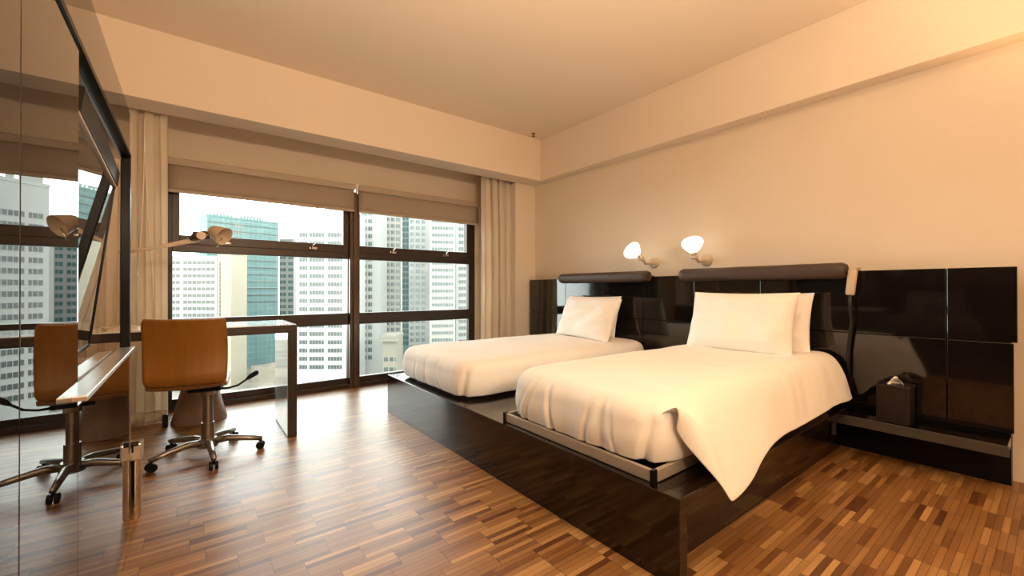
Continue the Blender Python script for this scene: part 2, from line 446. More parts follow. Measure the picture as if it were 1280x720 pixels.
# desk lamp
dl = thing('desk_lamp', (-.33, 3.46, dz), 'beige swing arm lamp reaching in front of the window', 'lamp')
MB().lathe([(0, 0), (.085, 0), (.085, .012), (.03, .022), (.018, .03), (0, .03)], 28, Matrix.Translation((-.33, 3.46, dz))).build('base', 'beige', dl, ang=40)
MB().tube([(-.33, 3.46, dz+.02), (-.33, 3.46, 1.0), (-.325, 3.45, 1.225)], [.013, .012, .012], 14).build('stem', 'beige', dl, smooth=True)
ar = MB(); ar.tube([(-.34, 3.44, 1.222), (-.20, 3.43, 1.252), (.045, 3.40, 1.325)], [.010, .011, .017], 14); ar.build('arm', 'beige', dl, smooth=True)
jt = MB(); jt.tube([(.0, 3.40, 1.318), (.02, 3.395, 1.335), (.07, 3.385, 1.35), (.105, 3.38, 1.352)], [.014, .026, .030, .026], 14)
jt.tube([(.055, 3.35, 1.345), (.055, 3.43, 1.345)], .026, 14); jt.box(.01, .09, 3.37, 3.40, 1.335, 1.372, bev=.006)
jt.build('joint', 'mullion', dl, ang=50)
ax = Vector((.62, -.55, -.42)).normalized()
hd = Matrix.Translation((.118, 3.375, 1.385)) @ along(ax)
MB().lathe([(0, -.012), (.028, -.012), (.036, .0), (.062, .088), (.059, .088), (.034, .004), (0, .0)], 28, hd).build('lamp_shade', 'beige', dl, ang=40)
MB().tube([(.165, 3.33, 1.335), (.150, 3.325, 1.30), (.138, 3.325, 1.275)], [.004, .004, .005], 8).build('handle', 'chrome', dl, smooth=True)

# ------------------------------------------------------------------ office chair
CH = (.086, 3.134)
ch = thing('office_chair', (CH[0], CH[1], 0), 'orange plywood swivel chair pushed up to the desk', 'chair', rz=-R(10))
CM = Matrix.Translation((CH[0], CH[1], 0)) @ Matrix.Rotation(-R(10), 4, 'Z')
def cp(x, y, z): return tuple(CM @ Vector((x, y, z)))
# shell: one bent sheet; local y forward
def shell_profile(t):
    # t 0..1 seat front -> back top ; returns (y, z)
    if t < .40: a = t/.40; return (.20-.38*a, .455-.012*math.sin(a*PI))
    if t < .55:
        a = (t-.40)/.15*PI/2; return (-.18-.075*math.sin(a), .53-.075*math.cos(a))
    a = (t-.55)/.45; return (-.255-.035*a+.02*math.sin(a*PI), .53+.315*a)
def back(u, v):
    t = .475+.525*v; y, z = shell_profile(t)
    w_ = .182+.005*math.sin(v*PI)
    if v < .12: w_ -= .03*(1-math.sqrt(max(0, 1-((.12-v)/.12)**2)))
    if v > .96: w_ -= .008*((v-.96)/.04)
    x = (u*2-1)*w_
    return cp(x-.058, y+.018*(1-(x/.185)**2)*-1+.0, z-.006*(1-(x/.185)**2)*(v > .5))
def seat(u, v):
    t = .475*v; y, z = shell_profile(t)
    w_ = .15+.03*v
    x = (u*2-1)*w_
    return cp(x-.058, y, z-.010*(1-(x/.18)**2))
MB().grid(back, 26, 36).build('backrest', 'ply', ch, smooth=True, solid=.012)
MB().grid(seat, 20, 26).build('seat', 'ply', ch, smooth=True, solid=.012)
k = MB(); k.box(-.08, .08, -.12, .12, .405, .432, CM, bev=.006); k.build('seat_plate', 'black', ch)
k = MB(); k.tube([cp(0, 0, .06), cp(0, 0, .2)], .034, 20); k.tube([cp(0, 0, .2), cp(0, 0, .41)], .026, 20); k.box(-.036, .036, -.034, .034, .365, .405, CM, bev=.006)
k.build('column', 'alloy', ch, ang=40)
k = MB(); k.tube([cp(0, 0, .055), cp(0, 0, .105)], [.052, .045], 24); k.build('hub', 'alloy', ch, ang=40)
for i in range(5):
    a = R(-86+72*i)
    dr = Vector((math.cos(a), math.sin(a), 0)); o0 = Vector((CH[0], CH[1], 0))
    st = MB().tube([o0+dr*.03+Vector((0, 0, .082)), o0+dr*.10+Vector((0, 0, .092)), o0+dr*.20+Vector((0, 0, .078)), o0+dr*.285+Vector((0, 0, .062))], [.021, .020, .017, .013], 12).build('base_arm', 'alloy', ch, smooth=True)
    kk = MB(); e_ = o0+dr*.275
    pr = Vector((-dr.y, dr.x, 0))
    for sg in (-1, 1):
        kk.tube([e_+pr*.006*sg+Vector((0, 0, .0235)), e_+pr*.020*sg+Vector((0, 0, .0235))], .0235, 16)
    kk.tube([e_+Vector((0, 0, .03)), e_+Vector((0, 0, .064))], .007, 8)
    kk.build('caster', 'black', st, ang=40)
lv = MB(); lv.tube([cp(.04, -.10, .415), cp(.12, -.12, .418), cp(.165, -.11, .428), cp(.215, -.06, .458)], [.007, .006, .006, .006], 10)
lv.tube([cp(.205, -.07, .452), cp(.222, -.052, .464), cp(.250, -.022, .478), cp(.258, -.014, .481)], [.007, .014, .016, .010], 10)
lv.build('tilt_lever', 'black', ch, smooth=True)

# cone stool
sl = thing('stool', (.06, 4.02, 0), 'round taupe cone shaped stool behind the chair under the window', 'stool')
MB().lathe([(0, 0), (.172, 0), (.176, .006), (.172, .02), (.115, .25), (.105, .30), (.11, .33), (0, .33)], 40, Matrix.Translation((.06, 4.02, 0))).build('cone_base', 'stool', sl, ang=40)
MB().lathe([(0, .33), (.12, .33), (.168, .375), (.175, .40), (.165, .425), (.12, .435), (0, .437)], 40, Matrix.Translation((.06, 4.02, 0))).build('seat', 'stool', sl, ang=60)

# ------------------------------------------------------------------ headboard with floating shelf
HX = 3.30
YH0, YH1 = .135, 3.955
ZB, ZM, ZT = .27, .728, 1.116
hb = thing('headboard', (HX+.05, 2.0, 0), 'long glossy black panelled headboard spanning both beds', 'headboard')
MB().box(HX+.02, XW-.005, YH0+.025, YH1-.005, 0, ZT-.004).build('core', 'black', hb)
g = .0022
ups = [YH0, .387, 1.341, 1.849, 2.335, 3.34, YH1]
for a, b in zip(ups, ups[1:]):
    MB().box(HX, HX+.02, a+g, b-g, ZM+g, ZT, bev=.002).build('upper_panel', 'lacquer2', hb)
for a, b in zip([YH0+.012, .387, 1.341, 2.335, 3.80], [.387, 1.341, 2.335, 3.80, YH1]):
    MB().box(HX, HX+.02, a+g, b-g, ZB, ZM-g, bev=.002).build('lower_panel', 'lacquer2', hb)
for o in [o for o in hb.children if o.name.startswith('upper_panel')]: pass
# rectangular handles set into the panels
sh = thing('bedside_shelf', (3.18, .5, .25), 'black floating shelf with grey front edge under the headboard', 'shelf')
MB().box(3.10, HX, .16, .855, .205, .25, bev=.002).build('shelf_board', 'lacquer2', sh)
MB().box(3.085, 3.10, .155, .858, .200, .252, bev=.002).build('front_edge', 'shelfedge', sh)
MB().box(3.09, 3.12, .835, .852, .12, .205, bev=.002).build('bracket', 'shelfedge', sh)

# bolsters along the headboard top
def bolster(y0, y1, label, tail=False):
    t = thing('headboard_bolster', (3.24, (y0+y1)/2, ZT), label, 'bolster', 'leather bolsters on the headboard')
    n = 24
    prof = []
    for i in range(n+1):
        a = -R(20)+R(290)*i/n
        prof.append((3.275+.064*math.cos(a+PI/2+.6)*.95, 1.120+.052*math.sin(a+PI/2+.6)))
    def f(u, v):
        y = y0+(y1-y0)*u
        e = min(u, 1-u)*(y1-y0)
        sc = 1. if e > .018 else math.sqrt(max(.0, 1-((.018-e)/.018)**2))*.22+.78
        a = 2*PI*v
        cx, cz = 3.272, 1.117
        x = 3.240+.056*sc*math.copysign(abs(math.cos(a))**.8, math.cos(a))
        z = 1.117+.051*sc*math.copysign(abs(math.sin(a))**.8, math.sin(a))
        return (x, y, z+.002*fbm((y*3, v*2, 0), 2))
    m = MB().grid(f, 50, 28)
    bmesh.ops.remove_doubles(m.bm, verts=m.bm.verts, dist=1e-5)
    es = [e for e in m.bm.edges if e.is_boundary]
    bmesh.ops.holes_fill(m.bm, edges=es, sides=0)
    m.build('cushion_roll', 'leather', t, ang=50)
    MB().box(3.25, 3.36, y0+.02, y1-.02, ZT+.0005, ZT+.010, bev=.003).build('rear_flap', 'leather', t)
    return t
bolster(.814, 1.92, 'dark brown leather bolster along the headboard behind the bed with the hanging duvet')
bolster(2.235, 3.345, 'dark brown leather bolster along the headboard behind the bed nearer the window')

# gooseneck reading lamp at the end of the bolster
def reading_lamp(yc, label, shade_mat, full=True):
    t = thing('reading_lamp', (3.25, yc, 1.0), label, 'lamp')
    T_ = Matrix.Translation((3.225, yc, 1.055)) @ Matrix.Rotation(R(6), 4, 'X')
    h = MB(); h.box(-.014, .014, -.024, .024, -.092, .075, T_, bev=.012); h.build('lamp_head', shade_mat, t, ang=60)
    h = MB(); h.box(-.014, .075, -.021, .021, .062, .085, T_, bev=.007); h.build('hook', shade_mat, t, ang=60)
    MB().tube([(3.225, yc+.008, .97), (3.232, yc+.012, .90), (3.245, yc+.006, .80), (3.262, yc+.02, .70), (3.27, yc+.03, .60), (3.275, yc+.03, .45)], [.009, .009, .008, .011, .012, .012], 12).build('flexible_stem', 'stem', t, smooth=True)
    return t
reading_lamp(.785, 'cream reading lamp with dark flexible stem hooked over the headboard', 'beige')

def small_switch(y, z, label):
    t = thing('wall_socket', (HX, y, z), label, 'socket')
    MB().box(HX-.010, HX, y-.03, y+.03, z-.045, z+.045, bev=.003).build('cover_plate', 'black', t)
    MB().box(HX-.014, HX-.009, y-.012, y+.012, z-.02, z+.02, bev=.002).build('rocker', 'desk', t)
small_switch(2.62, .80, 'small black switch on the headboard beside the pillows of the bed nearer the window') if False else None

# tissue box
tb = thing('tissue_box', (3.19, .58, .25), 'black tissue box with a white tissue on the floating shelf', 'tissue box')
b_ = MB(); b_.box(3.125, 3.265, .51, .65, .25, .455, bev=.004); b_.build('box_body', 'tissuebox', tb)
b_ = MB(); b_.box(3.12, 3.27, .505, .655, .449, .461, bev=.003); b_.build('box_lid', 'tissuebox', tb)
b_ = MB()
def tis(u, v):
    y = .545+.07*u; sp = (1-v)
    yy = .58+(y-.58)*(.15+.85*sp) - .004*v
    return (3.19+.03*math.sin(u*5)*sp+.01*math.sin(v*6), yy, .460+.045*v+.004*math.sin(u*12)*sp)
b_.grid(tis, 12, 10); b_.build('tissue', 'tissue', tb, smooth=True, solid=.0015)

# ------------------------------------------------------------------ bed platform
bp = thing('bed_platform', (2.3, 2.07, 0), 'low dark brown lacquered platform carrying both beds', 'bed platform')
PY0, PY1, PXF, PZ = .772, 3.365, 1.287, .303
MB().box(PXF, PXF+.05, PY0, PY1, 0, PZ, bev=.003).build('front_board', 'lacquer', bp)
MB().box(PXF+.05, 3.08, PY0+.002, PY1, PZ-.045, PZ-.002, bev=.003).build('deck', 'lacquer', bp)
MB().box(PXF+.05, 3.29, .862, .892, 0, PZ-.045).build('side_board', 'lacquer', bp)
MB().box(PXF+.05, 3.29, PY1-.03, PY1, 0, PZ-.045).build('side_board', 'lacquer', bp)
MB().box(3.08, 3.29, .862, PY1, PZ-.045, PZ-.002).build('rear_deck', 'lacquer', bp)

# mattress tray of the bed with the hanging duvet
RY0, RY1 = .886, 1.795
rt = thing('bed_tray', (2.3, 1.34, PZ), 'beige metal mattress tray under the bed with the hanging duvet', 'bed frame')
MB().box(1.318, 1.336, RY0+.016, RY1-.016, PZ+.002, PZ+.046, bev=.003).build('front_rail', 'rail', rt)
MB().box(1.336, 3.25, RY0, RY0+.018, PZ+.002, PZ+.046, bev=.003).build('side_rail', 'rail', rt)
MB().box(1.336, 3.25, RY1-.018, RY1, PZ+.002, PZ+.046, bev=.003).build('side_rail', 'rail', rt)
for y in (RY0, RY1-.016):
    MB().box(1.312, 1.337, y, y+.016, PZ, PZ+.05, bev=.002).build('corner_post', 'black', rt)

def box_mattress(name, x0, x1, y0, y1, z0, z1, label):
    o = MB().box(x0, x1, y0, y1, z0, z1, bev=.05).build(name, 'mattress', ang=60)
    return tag(o, label, 'mattress')
m1 = box_mattress('mattress', 1.56, 3.20, .985, 1.70, PZ+.004, .505, 'cream mattress under the duvet of the bed with the tray')
m2 = box_mattress('mattress', 1.42, 3.20, 2.305, 3.20, PZ+.004, .485, 'cream mattress under the duvet of the bed nearer the window')

# duvets: rounded sheets wrapped over the mattress ------------------------------
def gau(x, c, w): return math.exp(-((x-c)/w)**2)
def duvet_mesh(x0, x1, y0, y1, ztop, zbot, r, rc, seed, wr, topamp, n=150, foot_extra=None, zhem=None, bulge=.012, creases=()):
    """square rings: inner rings make the top, then a rounded shoulder, then the hanging sides"""
    cx, cy = (x0+x1)/2, (y0+y1)/2
    hx, hy = (x1-x0)/2-r, (y1-y0)/2-r
    def outline(a, b):
        # point on the inner rounded rectangle for square-boundary point (a,b); also the outward normal
        px, py = a*hx, b*hy
        qx, qy = max(abs(px)-(hx-rc), 0), max(abs(py)-(hy-rc), 0)
        if qx > 0 and qy > 0:
            t_ = math.atan2(qy*hx/hx, qx)
            # even the corner out
            nx, ny = math.cos(t_), math.sin(t_)
            nx *= math.copysign(1, px); ny *= math.copysign(1, py)
            ox = math.copysign(hx-rc, px)+nx*rc; oy = math.copysign(hy-rc, py)+ny*rc
            return ox, oy, nx, ny
        if abs(a) >= abs(b): return px, py, math.copysign(1, a), 0.
        return px, py, 0., math.copysign(1, b)
    R1, R2 = .70, .86
    bm = bmesh.new()
    vs = []
    for i in range(n+1):
        row = []
        for j in range(n+1):
            a, b = i/n*2-1, j/n*2-1
            rho = max(abs(a), abs(b), 1e-6)
            ox, oy, nx, ny = outline(a/rho, b/rho)
            if rho <= R1:
                k_ = rho/R1; x, y, z = cx+ox*k_, cy+oy*k_, ztop
                edge = 1-k_
            elif rho <= R2:
                t_ = (rho-R1)/(R2-R1)*PI/2
                x, y, z = cx+ox+nx*r*math.sin(t_), cy+oy+ny*r*math.sin(t_), ztop-r*(1-math.cos(t_)); edge = 0
            else:
                t_ = (rho-R2)/(1-R2)
                zb = zhem(cx+ox, cy+oy, nx, ny) if zhem else zbot
                z = (ztop-r)+(zb-(ztop-r))*t_
                x, y = cx+ox+nx*(r+bulge*math.sin(t_*PI)-.012*t_), cy+oy+ny*(r+bulge*math.sin(t_*PI)-.012*t_); edge = 0
            p = Vector((x, y, z))
            # soft filling on the top
            if rho <= R2:
                q = min(1, (R2-rho)/.3)
                p.z += topamp*q*(fbm((x+seed, y, 0), 1.9, 3)) + topamp*.5*q*(1-(b)**2)
                p.z += .0035*fbm((x*.8+seed, y*2.2, 1), 6., 2)*q
            # gathers running down the sides
            if rho > R1:
                s_ = (oy*1.0 if abs(nx) > .7 else ox*1.0) + math.atan2(ny, nx)*.12
                g_ = min(1, (rho-R1)/(.5*(R2-R1)))
                h_ = noise.noise(Vector((s_*9+seed*3, seed, z*2.2)))*.55 + noise.noise(Vector((s_*21+seed, 3+seed, z*3.)))*.3
                f_ = max(-.6, h_)*wr*g_
                p.x += nx*f_; p.y += ny*f_
                cre = max(0, noise.noise(Vector((s_*16+seed, 7., z*1.2)))-.25)
                p.x -= nx*cre*wr*1.8*g_; p.y -= ny*cre*wr*1.8*g_
                lo = min(1, max(0, (ztop-p.z)/(ztop-zbot)))
                if nx < -.7:
                    for cy_, lean_, amp_, wd_ in creases:
                        c_ = cy_+lean_*(1-lo)
                        d_ = amp_*(gau(y, c_+wd_*1.5, wd_)*.7-gau(y, c_, wd_*.8)+gau(y, c_-wd_*1.5, wd_)*.5)*lo**.7
                        p.x -= d_
                if nx < 0 and ny < 0:
                    an_ = math.atan2(-ny, -nx)+.25*(lo-.5)
                    d_ = .013*(gau(an_, .95, .13)-1.2*gau(an_, .70, .10)+.5*gau(an_, .45, .14))*lo**.6
                    p.x += nx*d_; p.y += ny*d_
            row.append(bm.verts.new(p))
        vs.append(row)
    for i in range(n):
        for j in range(n): bm.faces.new((vs[i][j], vs[i+1][j], vs[i+1][j+1], vs[i][j+1]))
    # turn the hem under
    bd = [e for e in bm.edges if e.is_boundary]
    ex = bmesh.ops.extrude_edge_only(bm, edges=bd)
    for v in [g_ for g_ in ex['geom'] if isinstance(g_, bmesh.types.BMVert)]:
        d_ = Vector((cx-v.co.x, cy-v.co.y, 0)); d_.normalize()
        v.co += d_*.03+Vector((0, 0, .012))
    return bm

def duvet(name, bm, label):
    t = thing(name, (2.3, 2., .5), label, 'duvet')
    m = MB(); m.bm.free(); m.bm = bm
    m.build('cover', 'linen', t, smooth=True, sub=1)
    return t
dvL = duvet('duvet', duvet_mesh(1.335, 3.27, 2.225, 3.285, .545, .318, .085, .09, 2.3, .007, .016, creases=((2.55, .06, .006, .020), (2.95, -.05, .005, .025))), 'white duvet tucked in all round on the bed nearer the window')
dvR = duvet('duvet', duvet_mesh(1.322, 3.27, .872, 1.81, .585, .347, .10, .09, 5.7, .008, .018, creases=((.965, -.05, .007, .012), (1.07, .04, .006, .014), (1.24, -.06, .010, .017), (1.43, .03, .014, .019), (1.63, -.10, .012, .017), (1.70, -.13, .010, .013), (1.75, -.14, .008, .010))), 'white duvet with one side hanging over the platform edge')

# the loose side of the second duvet
def sst(a, b, x):
    t = min(1, max(0, (x-a)/(b-a))); return t*t*(3-2*t)
def drape(u, v):
    x = 1.405+u*(3.235-1.405)
    # hem height and reach along the bed
    if x < 1.53: zh = .49-(x-1.405)/.125*.245
    else: zh = .245+.078*sst(1.53, 2.0, x)+.010*sst(2., 3.1, x)
    yh = .872-.150*sst(1.40, 1.53, x)+.070*sst(1.60, 2.3, x)
    zh += .004*math.sin(x*7)
    ztop = .598
    if v < .22:
        q_ = v/.22
        y, z = 1.12-.14*q_, ztop-.024*(1-q_)**1.5
        k_ = 0
    else:
        t_ = (v-.22)/.78; m_ = 1-t_
        P = ((.98, ztop), (.868, ztop+.004), (min(.852, yh+.085), min(zh+.21, .585)), (yh, zh))
        w_ = (m_**3, 3*m_*m_*t_, 3*m_*t_*t_, t_**3)
        y = sum(a_*p_[0] for a_, p_ in zip(w_, P)); z = sum(a_*p_[1] for a_, p_ in zip(w_, P)); k_ = t_
    # soft folds falling from the top edge, growing downwards
    f_ = noise.noise(Vector((x*4.5-z*1.5, 1.7, z*1.2)))*.020+noise.noise(Vector((x*11-z*5, 4.7, z*1.5)))*.009
    y += f_*k_*(1-.75*sst(.75, 1., v)) - .004*min(1, v*3)
    tuck = (1-sst(1.44, 1.60, x))*(1-sst(.42, .72, v))*.075
    y += tuck*.6; z -= tuck
    if u < .06: x += .02*(1-u/.06)*max(0, v-.35)
    if x > 3.0: y -= .010*k_*math.sin((x-3.0)*14)
    return (x, y, z)
dr = MB().grid(drape, 120, 60).build('hanging_side', 'linen', dvR, smooth=True, solid=.006, sub=1)

# ------------------------------------------------------------------ pillows
def pillow_mesh(w_, h_, t_, seed):
    bm = bmesh.new(); n = 44
    top, bot = [], []
    for i in range(n+1):
        ra, rb = [], []
        for j in range(n+1):
            a, b = i/n*2-1, j/n*2-1
            # outline: straight edges slightly pulled in between the corners
            x = a*w_/2*(1-.045*(1-a*a)*0-.05*(1-abs(b)**2.0)*0)
            x = a*w_/2*(1-.05*(1-b*b)*abs(a)**3)
            y = b*h_/2*(1-.07*(1-a*a)*abs(b)**3)
            pr = (max(0, 1-abs(a)**3.2)**.62)*(max(0, 1-abs(b)**3.0)**.62)
            edge = max(abs(a), abs(b))
            z = t_/2*pr
            wr = noise.noise(Vector((a*2.3+seed, b*2.3, seed)))*.020+noise.noise(Vector((a*3.6+seed, b*4, 2+seed)))*.007
            zz = wr*min(1, pr*1.3)
            # pinched corners
            ang = noise.noise(Vector((math.atan2(b, a)*4+seed, seed, 0)))*.012*edge**3*(1-edge**6)
            ra.append(bm.verts.new((x, y, z+zz+ang)))
            rb.append(bm.verts.new((x, y, -z+zz*.4-.0015+ang*.5)) if edge < .9999 else None)
        top.append(ra); bot.append(rb)
    for i in range(n+1):
        for j in range(n+1):
            if bot[i][j] is None: bot[i][j] = top[i][j]
    for i in range(n):
        for j in range(n):
            bm.faces.new((top[i][j], top[i+1][j], top[i+1][j+1], top[i][j+1]))
            bm.faces.new((bot[i][j], bot[i][j+1], bot[i+1][j+1], bot[i+1][j]))
    m = MB(); m.bm.free(); m.bm = bm
    return m
def pillow(loc, w_, h_, t_, lean, yaw_, roll_, seed, label):
    t = thing('pillow', loc, label, 'pillow', 'white bed pillows')
    # local x = width (world -Y), local y = height, local z = face towards the foot
    m = Matrix.Translation(loc) @ Matrix.Rotation(yaw_, 4, 'Z') @ Matrix.Rotation(roll_, 4, 'X')
    base = Matrix(((0, 0, -1, 0), (-1, 0, 0, 0), (0, 1, 0, 0), (0, 0, 0, 1)))    # x->-Y, y->Z, z->-X
    m = m @ Matrix.Rotation(lean, 4, 'Y') @ base
    pm = pillow_mesh(w_, h_, t_, seed)
    pm.bm.transform(m)
    pm.build('pillowcase', 'pillow', t, smooth=True, sub=1)
    return t
pillow((2.955, 1.335, .780), .70, .43, .18, R(18), R(0), R(0), 1.1, 'white pillow standing in front on the bed with the hanging duvet')
pillow((3.165, 1.315, .772), .70, .42, .13, R(13), R(0), R(-1), 4.4, 'white pillow mostly hidden behind another on the bed with the hanging duvet')
pillow((2.935, 2.69, .737), .70, .42, .19, R(24), R(-4), R(2), 7.9, 'white pillow leaning in front on the bed nearer the window')
pillow((3.155, 2.84, .742), .68, .41, .12, R(15), R(0), R(0), 9.3, 'white pillow mostly hidden behind another on the bed nearer the window')

# ------------------------------------------------------------------ wall sconces
def sconce(yb, zb, joint, axis, roll, label):
    t = thing('wall_sconce', (XW, yb, zb), label, 'wall lamp', 'bedside wall sconces')
    MB().lathe([(0, 0), (.050, 0), (.050, .012), (.042, .022), (.014, .028), (0, .028)], 28, Matrix.Translation((XW, yb, zb)) @ along((-1, 0, 0))).build('wall_plate', 'beige', t, ang=40)
    j = Vector(joint); b0 = Vector((XW-.02, yb, zb))
    mid = (b0+j)/2+Vector((-.02, 0, -.03))
    a = MB(); a.tube([b0, b0.lerp(mid, .6)+Vector((-.02, 0, 0)), mid, mid.lerp(j, .6), j], [.015, .014, .014, .013, .013], 12)
    a.tube([j+Vector((0, -.022, -.012)), j+Vector((0, .022, -.012))], .017, 14)
    a.build('arm', 'beige', t, ang=50)
    ax = Vector(axis).normalized()
    md = Matrix.Translation(j) @ along(ax)
    MB().lathe([(0, -.005), (.016, -.004), (.024, .02), (.020, .03), (0, .03)], 20, md).build('socket', 'chrome', t, ang=40)
    md = md @ Matrix.Rotation(roll, 4, 'Z') @ Matrix.Diagonal((1, .66, 1, 1))
    MB().lathe([(.0, .020), (.022, .024), (.048, .046), (.074, .078), (.083, .102), (.078, .126), (.058, .146), (.028, .155), (0, .157)], 36, md).build('lamp_shade', 'shade', t, smooth=True)
    return t
sconce(2.30, 1.245, (3.225, 2.305, 1.288), (-.45, .50, .55), R(90), 'lit white wall lamp turned sideways above the gap between the beds')
sconce(1.80, 1.243, (3.225, 1.800, 1.272), (-.22, -.02, .62), R(35), 'lit white wall lamp turned to the room above the bed with the hanging duvet')

# ceiling sprinkler
sp = thing('sprinkler', (3.09, 3.64, ZC), 'small metal sprinkler head in the ceiling corner', 'sprinkler')
MB().lathe([(0, 0), (.030, 0), (.030, -.006), (.014, -.012), (0, -.012)], 20, Matrix.Translation((3.09, 3.64, ZC))).build('escutcheon', 'chrome', sp, ang=40)
MB().lathe([(0, -.012), (.008, -.012), (.007, -.03), (.020, -.034), (.020, -.037), (0, -.038)], 16, Matrix.Translation((3.09, 3.64, ZC))).build('deflector', 'mullion', sp, ang=40)

# ------------------------------------------------------------------ the city outside
F = 526.; yaw = R(37.4); sn, cs = math.sin(yaw), math.cos(yaw)
GZ = -46.
def ground_pt(u, dist):
    a = (u-640)/F
    return Vector((dist*(sn+a*cs), dist*(cs-a*sn), 0))
def top_z(v, dist): return 1+(361.7-v)/F*dist

MF = {}
def fm(name, col, rough=.7, **k):
    if name not in MF: MF[name] = pbr(name, col, rough, noise_amt=.06, noise_scale=.15, **k)
    return MF[name]
WIN = facade_win('grey_window', (0.029, 0.034, 0.032), (0.051, 0.060, 0.056), .8, .45)
WIN_T = facade_win('teal_window', (0.025, 0.053, 0.056), (0.038, 0.075, 0.078), .5, .35)
WIN_G = facade_win('pale_green_window', (0.043, 0.061, 0.056), (0.064, 0.085, 0.078), .7, .5)
WIN_D = facade_win('dark_window', (0.034, 0.036, 0.032), (0.055, 0.056, 0.049), .45, .5)

def tower(label, u0, d0, u1, d1, vtop, depth, wall, cols, fh, wh, win, first=1.2, zmin=-34, roof=None, extra=None, name='tower_block', grp='tower blocks across the city'):
    """front face runs between two ground points; cols = fractions (from, to) of the front per window"""
    A, B = ground_pt(u0, d0), ground_pt(u1, d1)
    zt_ = top_z(vtop, (d0+d1)/2)
    wv = (B-A); W_ = wv.length; rz = math.atan2(wv.y, wv.x)
    t = thing(name, (A.x, A.y, GZ), label, 'building', grp, rz=rz)
    H = zt_-GZ
    b = MB(); b.box(0, W_, 0, depth, 0, H); b.box(-.15, W_+.15, -.15, depth, H-.6, H+.5)
    o = b.build('facade', wall, t, origin='local')
    if roof:
        for (a0, a1, hh) in roof:
            MB().box(W_*a0, W_*a1, depth*.2, depth*.7, H+.5, H+.5+hh).build('roof_block', wall, t, origin='local')
    nf = int((H-first-(zmin-GZ))/fh)
    protos = []
    tot = 0; rest = MB(); nrest = 0
    for f_ in range(nf):
        z = H-first-fh*(f_+1)
        for ci, (c0, c1) in enumerate(cols):
            if tot < 100:
                if f_ == 0:
                    me = MB().box(0, W_*(c1-c0), -.12, .1, 0, wh).build('window', win, t, origin='local')
                    protos.append(me); me.location = (W_*c0, 0, z)
                else:
                    me = protos[ci].copy(); COL.objects.link(me); me.parent = t; me.location = (W_*c0, 0, z)
                tot += 1
            else:
                rest.box(W_*c0, W_*c1, -.12, .1, z, z+wh); nrest += 1
    if nrest:
        o = rest.build('window', win, t, origin='local'); o['kind'] = 'stuff'
    else: rest.bm.free()
    if extra: extra(t, W_, H, depth)
    return t

cream = fm('cream_concrete', (0.212, 0.186, 0.136)); white = fm('white_concrete', (0.201, 0.201, 0.191)); pale = fm('pale_render', (0.181, 0.174, 0.151))
grey = fm('grey_concrete', (0.136, 0.136, 0.126)); netting = None
# green construction netting with a faint floor grid
def net_mat():
    m, n, l = new_mat('green_netting')
    b = n['Principled BSDF']
    tc = n.new('ShaderNodeTexCoord'); sx = n.new('ShaderNodeSeparateXYZ'); cx = n.new('ShaderNodeCombineXYZ')
    ad = n.new('ShaderNodeMath'); ad.operation = 'ADD'
    l.new(tc.outputs['Object'], sx.inputs[0]); l.new(sx.outputs[0], ad.inputs[0]); l.new(sx.outputs[1], ad.inputs[1])
    l.new(ad.outputs[0], cx.inputs[0]); l.new(sx.outputs[2], cx.inputs[1])
    bt = n.new('ShaderNodeTexBrick'); bt.offset = 0
    bt.inputs['Color1'].default_value = (0.048, 0.100, 0.098, 1.000); bt.inputs['Color2'].default_value = (0.068, 0.128, 0.122, 1.000)
    bt.inputs['Mortar'].default_value = (0.120, 0.172, 0.164, 1.000); bt.inputs['Scale'].default_value = 1
    bt.inputs['Brick Width'].default_value = 2.6; bt.inputs['Row Height'].default_value = 3.2; bt.inputs['Mortar Size'].default_value = .22
    l.new(cx.outputs[0], bt.inputs['Vector'])
    nz = n.new('ShaderNodeTexNoise'); nz.inputs['Scale'].default_value = .12; l.new(tc.outputs['Object'], nz.inputs['Vector'])
    mx = n.new('ShaderNodeMix'); mx.data_type = 'RGBA'; mx.inputs[7].default_value = (0.036, 0.084, 0.090, 1.000)
    l.new(nz.outputs['Fac'], mx.inputs[0]); l.new(bt.outputs[0], mx.inputs[6]); l.new(mx.outputs[2], b.inputs['Base Color'])
    b.inputs['Roughness'].default_value = .7
    return m
netting = net_mat()

# slab of ribbon windows beside a cream stair tower
tower('white office block with long grey ribbon windows beside a cream slab tower', 207, 205, 271.5, 205, 321, 12, white,
      [(.11, .27), (.34, .94)], 3.2, 1.6, WIN_D, first=.5, zmin=-30)
def slot(t, W_, H, dp):
    MB().box(W_*.12, W_*.22, -.15, .1, 0, H-4).build('window_slot', WIN_D, t, origin='local')
tower('blank cream slab tower with one dark vertical slot', 272, 202, 289, 202, 316, 12, cream, [], 3.4, 1, WIN_D, extra=slot)
# netted tower
def scaff(t, W_, H, dp):
    r_ = random.Random(4)
    for i in range(22):
        x = W_*(i+.3)/22; hh = r_.uniform(.3, 3.6)
        MB().box(x, x+.35, .2, .55, H, H+hh+.5).build('scaffold_post', 'cord', t, origin='local')
    MB().box(W_*.68, W_*.685, 2, 2.4, H, H+6).build('scaffold_post', 'cord', t, origin='local')
    for (x0, x1, h) in ((.1, .36, 1.6), (.5, .8, 2.2)):
        MB().box(W_*x0, W_*x1, 3, 9, H+.4, H+.4+h).build('roof_slab', netting, t, origin='local')
    for k in range(12):
        z = H-3.5-4.1*k
        if z > 6: MB().box(0, W_, -.5, -.1, z, z+.28).build('floor_edge', WIN_G, t, origin='local')
tower('teal tower wrapped in green construction netting', 258.5, 232, 348, 262, 274, 12, netting, [(.34, .46)], 4.1, 2.6, WIN_G, zmin=-60, extra=scaff)
